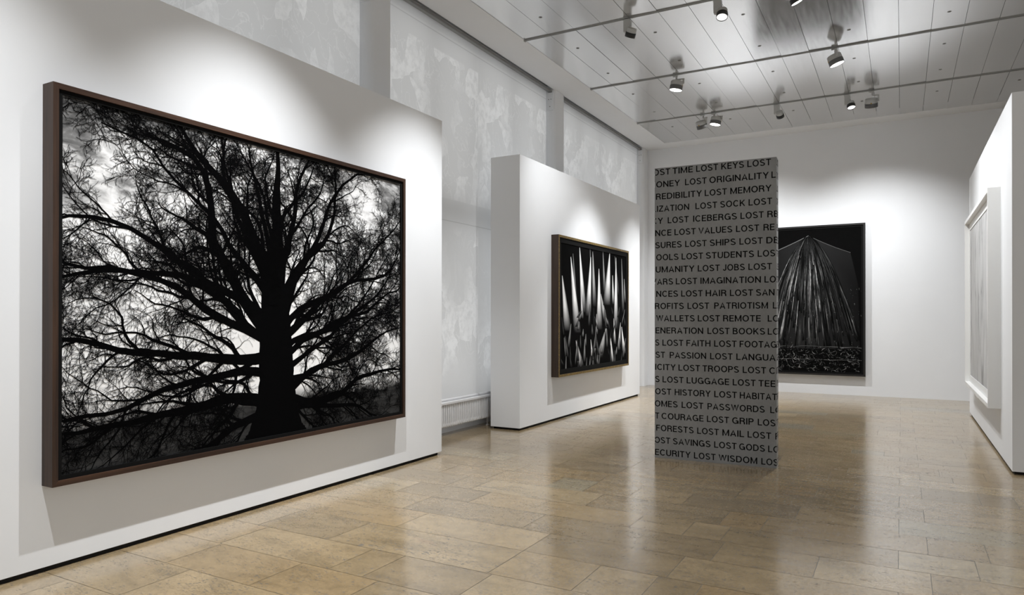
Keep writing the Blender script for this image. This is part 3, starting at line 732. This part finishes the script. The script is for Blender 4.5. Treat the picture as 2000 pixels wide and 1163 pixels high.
ROWS = [  # (word, left, right) measured along each row
 [('LOST', -28, 300), ('TIME', 335, 640), ('LOST', 690, 1020), ('KEYS', 1068, 1410), ('LOST', 1460, 1815)],
 [('MONEY', -15, 445), ('LOST', 523, 848), ('ORIGINALITY', 890, 1780), ('LOST', 1822, 2180)],
 [('CREDIBILITY', -10, 775), ('LOST', 820, 1152), ('MEMORY', 1203, 1820)],
 [('L', 20, 88), ('IZATION', 102, 585), ('LOST', 680, 1005), ('SOCK', 1050, 1425), ('LOST', 1478, 1832)],
 [('CY', 22, 190), ('LOST', 263, 578), ('ICEBERGS', 645, 1303), ('LOST', 1357, 1705), ('RE', 1760, 1930)],
 [('NCE', 75, 318), ('LOST', 365, 683), ('VALUES', 725, 1233), ('LOST', 1290, 1637), ('RE', 1702, 1868)],
 [('SURES', 75, 473), ('LOST', 525, 848), ('SHIPS', 893, 1285), ('LOST', 1340, 1690), ('DE', 1745, 1930)],
 [('OOLS', 90, 425), ('LOST', 472, 793), ('STUDENTS', 835, 1560), ('LOST', 1615, 1968)],
 [('UMANITY', 82, 663), ('LOST', 715, 1045), ('JOBS', 1090, 1422), ('LOST', 1475, 1830)],
 [('WARS', -10, 343), ('LOST', 385, 705), ('IMAGINATION', 755, 1663), ('LOST', 1717, 2070)],
 [('NCES', 90, 418), ('LOST', 465, 787), ('HAIR', 833, 1145), ('LOST', 1197, 1545), ('SAN', 1588, 1868)],
 [('PROFITS', -8, 505), ('LOST', 560, 885), ('PATRIOTISM', 962, 1770), ('LOST', 1842, 2200)],
 [('WALLETS', 90, 668), ('LOST', 715, 1047), ('REMOTE', 1095, 1660), ('LOST', 1765, 2115)],
 [('ENERATION', 80, 795), ('LOST', 860, 1192), ('BOOKS', 1240, 1725), ('LOST', 1765, 2115)],
 [('S', 75, 137), ('LOST', 183, 497), ('FAITH', 543, 905), ('LOST', 960, 1298), ('FOOTAG', 1343, 1900)],
 [('ST', 80, 222), ('PASSION', 293, 840), ('LOST', 900, 1237), ('LANGUA', 1293, 1882)],
 [('ICITY', 75, 380), ('LOST', 425, 747), ('TROOPS', 785, 1333), ('LOST', 1390, 1740), ('CI', 1788, 1915)],
 [('S', 75, 140), ('LOST', 185, 500), ('LUGGAGE', 547, 1185), ('LOST', 1240, 1583), ('TEE', 1625, 1880)],
 [('OST', 75, 315), ('HISTORY', 368, 905), ('LOST', 962, 1302), ('HABITAT', 1345, 1905)],
 [('OMES', 68, 412), ('LOST', 472, 797), ('PASSWORDS', 860, 1720), ('LOST', 1802, 2150)],
 [('T', 75, 135), ('COURAGE', 170, 800), ('LOST', 852, 1183), ('GRIP', 1230, 1553), ('LOST', 1615, 1970)],
 [('FORESTS', 90, 652), ('LOST', 705, 1030), ('MAIL', 1083, 1410), ('LOST', 1462, 1815), ('F', 1878, 1935)],
 [('OST', 65, 300), ('SAVINGS', 340, 905), ('LOST', 960, 1297), ('GODS', 1335, 1722), ('LOST', 1770, 2120)],
 [('ECURITY', 72, 605), ('LOST', 657, 982), ('WISDOM', 1028, 1607), ('LOST', 1668, 2010)]]
SIDE = ['LO', 'OS', 'LO', 'OR', 'RE', 'ES', 'ES', 'TR', 'LE', 'ST', 'IT', 'OS', 'OS', 'OS', 'ES', 'GE', 'IT', 'TH', 'SR', 'OS', 'TR', 'FR', 'OS', 'ST']
SA = Vector((-2.380, 7.484)); SB = Vector((-1.117, 7.541)); SL = (SB - SA).length; SD = 0.160; SH = 3.192
sdir = (SB - SA).normalized(); snor = Vector((-sdir.y, sdir.x))       # snor points into the slab, away from the camera
def s_at(px):
    u = 1270 + px / 7.6923
    q = rh * ((u - 1000) / FPX) + dh
    P = Vector((q.x, q.y)); t = SA.dot(snor) / P.dot(snor)
    return (P * t - SA).dot(sdir)
def word(txt, s0, s1, zb, ch, fn, near, far, V, F):
    gap = 0.125; wtot = sum(GL[c][0] for c in txt) + gap * (len(txt) - 1)
    kx = (s1 - s0) / wtot; x = s0
    for c in txt:
        for st in GL[c][1]: stroke_prism(st, SW, x, kx, zb, ch, fn, near, far, V, F)
        x += (GL[c][0] + gap) * kx
def build_slab():
    t = empty('lettered_slab', (SA.x, SA.y, 0), math.atan2(sdir.y, sdir.x))
    m = mat('graphite_cast_slab', (0.20, 0.20, 0.205), 0.42, 0.0, 0.5); N = NT(m)
    v = N.coords((1, 1, 0.45)); n1 = N.noise(v, 2.2, 6, 0.62, 0.6); n2 = N.noise(N.coords(), 22, 6, 0.7)
    N.l(N.mix(0.35, N.ramp(n1, [(0.25, 0.19), (0.5, 0.23), (0.75, 0.265)]), N.ramp(n2, [(0.3, 0.72), (0.7, 1.1)]), 'MULTIPLY'), N.p.inputs['Base Color'])
    N.l(N.ramp(n1, [(0.3, 0.36), (0.7, 0.50)]), N.p.inputs['Roughness']); N.bump(n2, 0.03, 0.004)
    eng = mat('near_black_engraving', (0.006, 0.006, 0.006), 0.9, 0, 0.1)  # letter cuts get a near-black colour, much darker than the slab faces
    b = MB(); b.box(0, SL, 0, SD, 0.0, SH); slab = b.build('block', [m, eng], t)
    V, F = [], []; CH = 0.0665; pitch = (3.113 - 0.0285) / 23
    front = lambda s, z, d: (s, d, z)
    side = lambda s, z, d: (SL - d, s, z)
    for r, row in enumerate(ROWS):
        zb = 3.113 - pitch * r
        for txt, a, c in row: word(txt, s_at(a), s_at(c), zb, CH, front, -0.004, 0.016, V, F)
        word(SIDE[r], 0.012 + 0.010 * (r % 3), 0.150, zb, CH, side, -0.004, 0.010, V, F)
    me = bpy.data.meshes.new('cutter'); me.from_pydata(V, [], F); me.materials.append(m); me.materials.append(eng)
    bm = bmesh.new(); bm.from_mesh(me); bmesh.ops.recalc_face_normals(bm, faces=bm.faces)
    for f in bm.faces: f.material_index = 1
    bm.to_mesh(me); bm.free()
    co = link(bpy.data.objects.new('cutter', me)); co.parent = t
    md = slab.modifiers.new('engrave', 'BOOLEAN'); md.operation = 'DIFFERENCE'; md.object = co; md.solver = 'EXACT'; md.use_self = True; md.material_mode = 'TRANSFER'
    dg = bpy.context.evaluated_depsgraph_get(); dg.update()
    new = bpy.data.meshes.new_from_object(slab.evaluated_get(dg), depsgraph=dg)
    slab.modifiers.remove(md); slab.data = new
    bpy.data.objects.remove(co); bpy.data.meshes.remove(me)
    print('slab faces', len(new.polygons), [x.name for x in new.materials])
    tag(t, 'tall dark grey slab engraved with rows of lost things, standing alone on the stone floor', 'sculpture')
build_slab()

# ------------------------------------------------------------------ lighting tracks and lamps
def build_tracks():
    labs = {8.411: 'long grey lighting track nearest the camera across the ceiling', 10.746: 'middle long grey lighting track across the ceiling', 13.081: 'farthest long grey lighting track, nearest the back wall',
            1.406: 'lighting track above the near end of the tree picture', 3.741: 'lighting track above the middle of the tree picture', 6.076: 'lighting track above the far end of the tree picture'}
    for y in TRACK_Y:
        t = empty('lighting_track', (-4.5, y, CZ))
        b = MB(); b.box(0, 11.0, -0.019, -0.005, -0.012, 0.0); b.box(0, 11.0, 0.005, 0.019, -0.012, 0.0); b.box(0, 11.0, -0.005, 0.005, -0.004, 0.0); b.build('rail', M_TRACK, t)
        e = MB(); e.box(-0.012, 0.0, -0.021, 0.021, -0.024, 0.0); e.build('end_cap', M_LAMPGREY, t)
        tag(t, labs[y], 'lighting track', 'lighting tracks on the ceiling')
build_tracks()

def spot(parent, pos, aim, watts, size=SPOT_SIZE, blend=SPOT_BLEND, rad=0.025):
    l = bpy.data.lights.new('lamp_beam', 'SPOT'); l.energy = watts; l.spot_size = math.radians(size); l.spot_blend = blend; l.shadow_soft_size = rad; l.color = (0.97, 0.985, 1.0)
    o = link(bpy.data.objects.new('lamp_beam', l)); o.parent = parent; o.location = pos
    o.rotation_euler = Vector(aim).to_track_quat('-Z', 'Y').to_euler()
    return o

def axis_matrix(pos, aim):
    return Matrix.Translation(Vector(pos)) @ Vector(aim).to_track_quat('Z', 'Y').to_matrix().to_4x4()

def lamp_round(x, y, target, label, watts, lens, off=(0.0, 0.0, -0.185), size=SPOT_SIZE):
    """drum spotlight on a cranked arm"""
    t = empty('track_spotlight', (x, y, CZ)); c = Vector(off)
    aim = (Vector(target) - (t.location + c)).normalized(); A = axis_matrix(c, aim)
    b = MB(); b.box(-0.055, 0.025, -0.018, 0.018, -0.034, -0.020); b.build('track_adapter', M_LAMPGREY, t, 0.003)
    b = MB(); b.lathe([(0.016, -0.085), (0.016, -0.03)], 14); b.build('stem', M_LAMPGREY, t)
    side = aim.cross(Vector((0, 0, 1))).normalized() if abs(aim.z) < 0.98 else Vector((1, 0, 0))
    b = MB(); p0 = Vector((0, 0, -0.085)); p1 = c + side * 0.108 - aim * 0.02; pm = Vector((p1.x, p1.y, -0.09))
    b.bar(p0, pm + (pm - p0).normalized() * 0.012, 0.024, 0.014); b.bar(pm, p1, 0.026, 0.010); b.build('arm', M_LAMPGREY, t)
    b = MB(); b.lathe([(0.0, -0.078), (0.086, -0.076), (0.094, -0.066), (0.096, -0.004)], 36, A); b.build('housing', M_LAMPGREY, t)
    b = MB(); b.lathe([(0.096, -0.004), (0.0985, -0.002), (0.0985, 0.066), (0.092, 0.066), (0.092, 0.058)], 36, A); b.build('collar', M_LAMPDARK, t)
    b = MB(); b.lathe([(0.0, 0.008), (0.011, 0.007), (0.012, -0.002)], 14, A @ Matrix.Translation((0, -0.093, -0.012)) @ Matrix.Rotation(math.pi / 2, 4, 'X')); b.build('knob', M_BRASS, t)
    b = MB(); b.disc(0.092, 0.060, 36, A); b.build('lens', lens, t)
    if watts: spot(t, c + aim * 0.085, aim, watts, size)
    tag(t, label, 'spotlight', 'spotlights on the ceiling tracks'); return t

def lamp_box(x, y, target, label, watts, lens, size=50):
    """small drum spotlight beside an upright gear box"""
    t = empty('track_spotlight', (x, y, CZ))
    b = MB(); b.box(-0.055, 0.03, -0.018, 0.018, -0.034, -0.020); b.build('track_adapter', M_LAMPGREY, t, 0.003)
    b = MB(); b.box(-0.045, 0.045, -0.035, 0.035, -0.185, -0.036); b.build('gear_box', M_LAMPGREY, t, 0.005)
    c = Vector((0.055, -0.02, -0.205)); aim = (Vector(target) - (t.location + c)).normalized(); A = axis_matrix(c, aim)
    b = MB(); b.lathe([(0.0, -0.055), (0.056, -0.053), (0.060, -0.045), (0.060, 0.0)], 30, A); b.build('housing', M_LAMPGREY, t)
    b = MB(); b.lathe([(0.060, 0.0), (0.066, 0.0), (0.066, 0.058), (0.061, 0.058), (0.061, 0.040)], 30, A); b.build('collar', M_LAMPBLACK, t)
    b = MB(); b.lathe([(0.061, 0.050), (0.045, 0.036), (0.015, 0.030), (0.0, 0.030)], 30, A); b.build('lens', lens, t)
    b = MB(); b.bar((0.03, 0, -0.15), c - aim * 0.02, 0.02); b.build('pivot', M_LAMPGREY, t)
    if watts: spot(t, c + aim * 0.075, aim, watts, size)
    tag(t, label, 'spotlight', 'spotlights on the ceiling tracks'); return t

AX = -4.45
# over the tree picture
lamp_round(-3.05, 1.406, (-4.1, 1.75, 0.0), 'drum spotlight above the near end of the tree picture', P_WALL * 0.75, M_LIT)
lamp_round(-3.05, 3.741, (-4.1, 3.70, 0.0), 'drum spotlight above the middle of the tree picture', P_WALL, M_LIT)
lamp_round(-3.05, 6.076, (-4.1, 5.95, 0.0), 'drum spotlight above the far end of the tree picture', P_WALL, M_LIT)
# nearest visible track
lamp_box(-3.03, 8.411, (AX, 9.6, 2.3), 'square-bodied spotlight with black snout turned away, left on the nearest track', P_WALL * 0.36, M_DISH, 76)
lamp_box(-1.904, 8.411, (-1.75, 7.3, 2.2), 'black-rimmed spotlight with white face pointing straight down, second on the nearest track', 30, M_DISH, 40)
lamp_box(-1.10, 8.411, (0.7, 9.4, 0.7), 'black spotlight cut off by the top edge of the photo', P_WALL * 0.58, M_LIT, 100)
# middle track
lamp_round(-3.07, 10.746, (-3.95, 10.65, 0.0), 'glowing drum spotlight on the left of the middle track, tilted to the left', P_WALL * 1.15, M_LIT, size=68)
lamp_round(-0.807, 10.746, (0.7, 11.2, 0.7), 'glowing drum spotlight on the middle track tilted to the right, with a brass knob', P_WALL * 0.62, M_LIT, size=106)
# farthest track
lamp_round(-3.23, 13.081, (-2.5, 15.3, 0.6), 'left one of two touching spotlights on the farthest track, turned to the right', P_WALL * 0.72, M_LIT, (-0.03, 0.0, -0.20), 104)
lamp_round(-3.03, 13.081, (-3.95, 12.85, 0.0), 'right one of two touching spotlights on the farthest track, glowing downwards', P_WALL * 1.15, M_LIT, (0.03, 0, -0.17), 68)
lamp_box(-1.933, 13.081, (-1.7, 15.3, 3.2), 'pale unlit spotlight alone on the farthest track above the dark slab', 0, M_OFF)
lamp_box(-0.80, 13.081, (-0.2, 12.2, 2.0), 'small black-nosed spotlight with white face on the farthest track, above the draped picture', 30, M_DISH, 40)
lamp_round(-0.422, 13.081, (-0.5, 15.3, 0.6), 'two-tone grey drum spotlight facing the back wall, rightmost on the farthest track', P_WALL * 0.65, M_LIT, (-0.02, 0.03, -0.21), 104)

# fill lamps added out of view to brighten the floor and its bounce
for k, (lx, ly) in enumerate(((0.2, 1.406), (2.6, 1.406), (0.6, 3.741), (3.0, 3.741), (1.6, 6.076), (4.0, 6.076))[:4]):
    lamp_round(lx, ly, (lx + 0.15, ly + 0.2, 0), 'added unseen fill lamp aimed straight down at the floor, %s on the %s track before the slab' % (('left', 'right')[k % 2], ('first', 'second', 'third')[k // 2]), 290.0, M_LIT, size=95)

# small hanging points in the panels
def build_pins():
    proto = None
    for x in (-3.986, -2.862, -1.732, -0.604, 0.520, 1.646):
        for k in range(6):
            y = 7.862 + 1.1615 * k
            if x > -2.0 and k == 0: continue
            if x > 1.0 and k < 4: continue
            if proto is None:
                b = MB(); b.lathe([(0.022, 0.004), (0.022, -0.003), (0.012, -0.004), (0.012, 0.001)], 18, mi=0); b.disc(0.012, -0.0015, 18, mi=1)
                proto = b.build('hanging_point', [M_TRACK, M_LAMPBLACK]); o = proto
                tag(o, 'tiny round metal hanging point set flush in the ceiling panels', 'ceiling fitting', 'hanging points in the ceiling')
            else:
                o = proto.copy(); C.objects.link(o)
            o.location = (x, y, CZ)
build_pins()
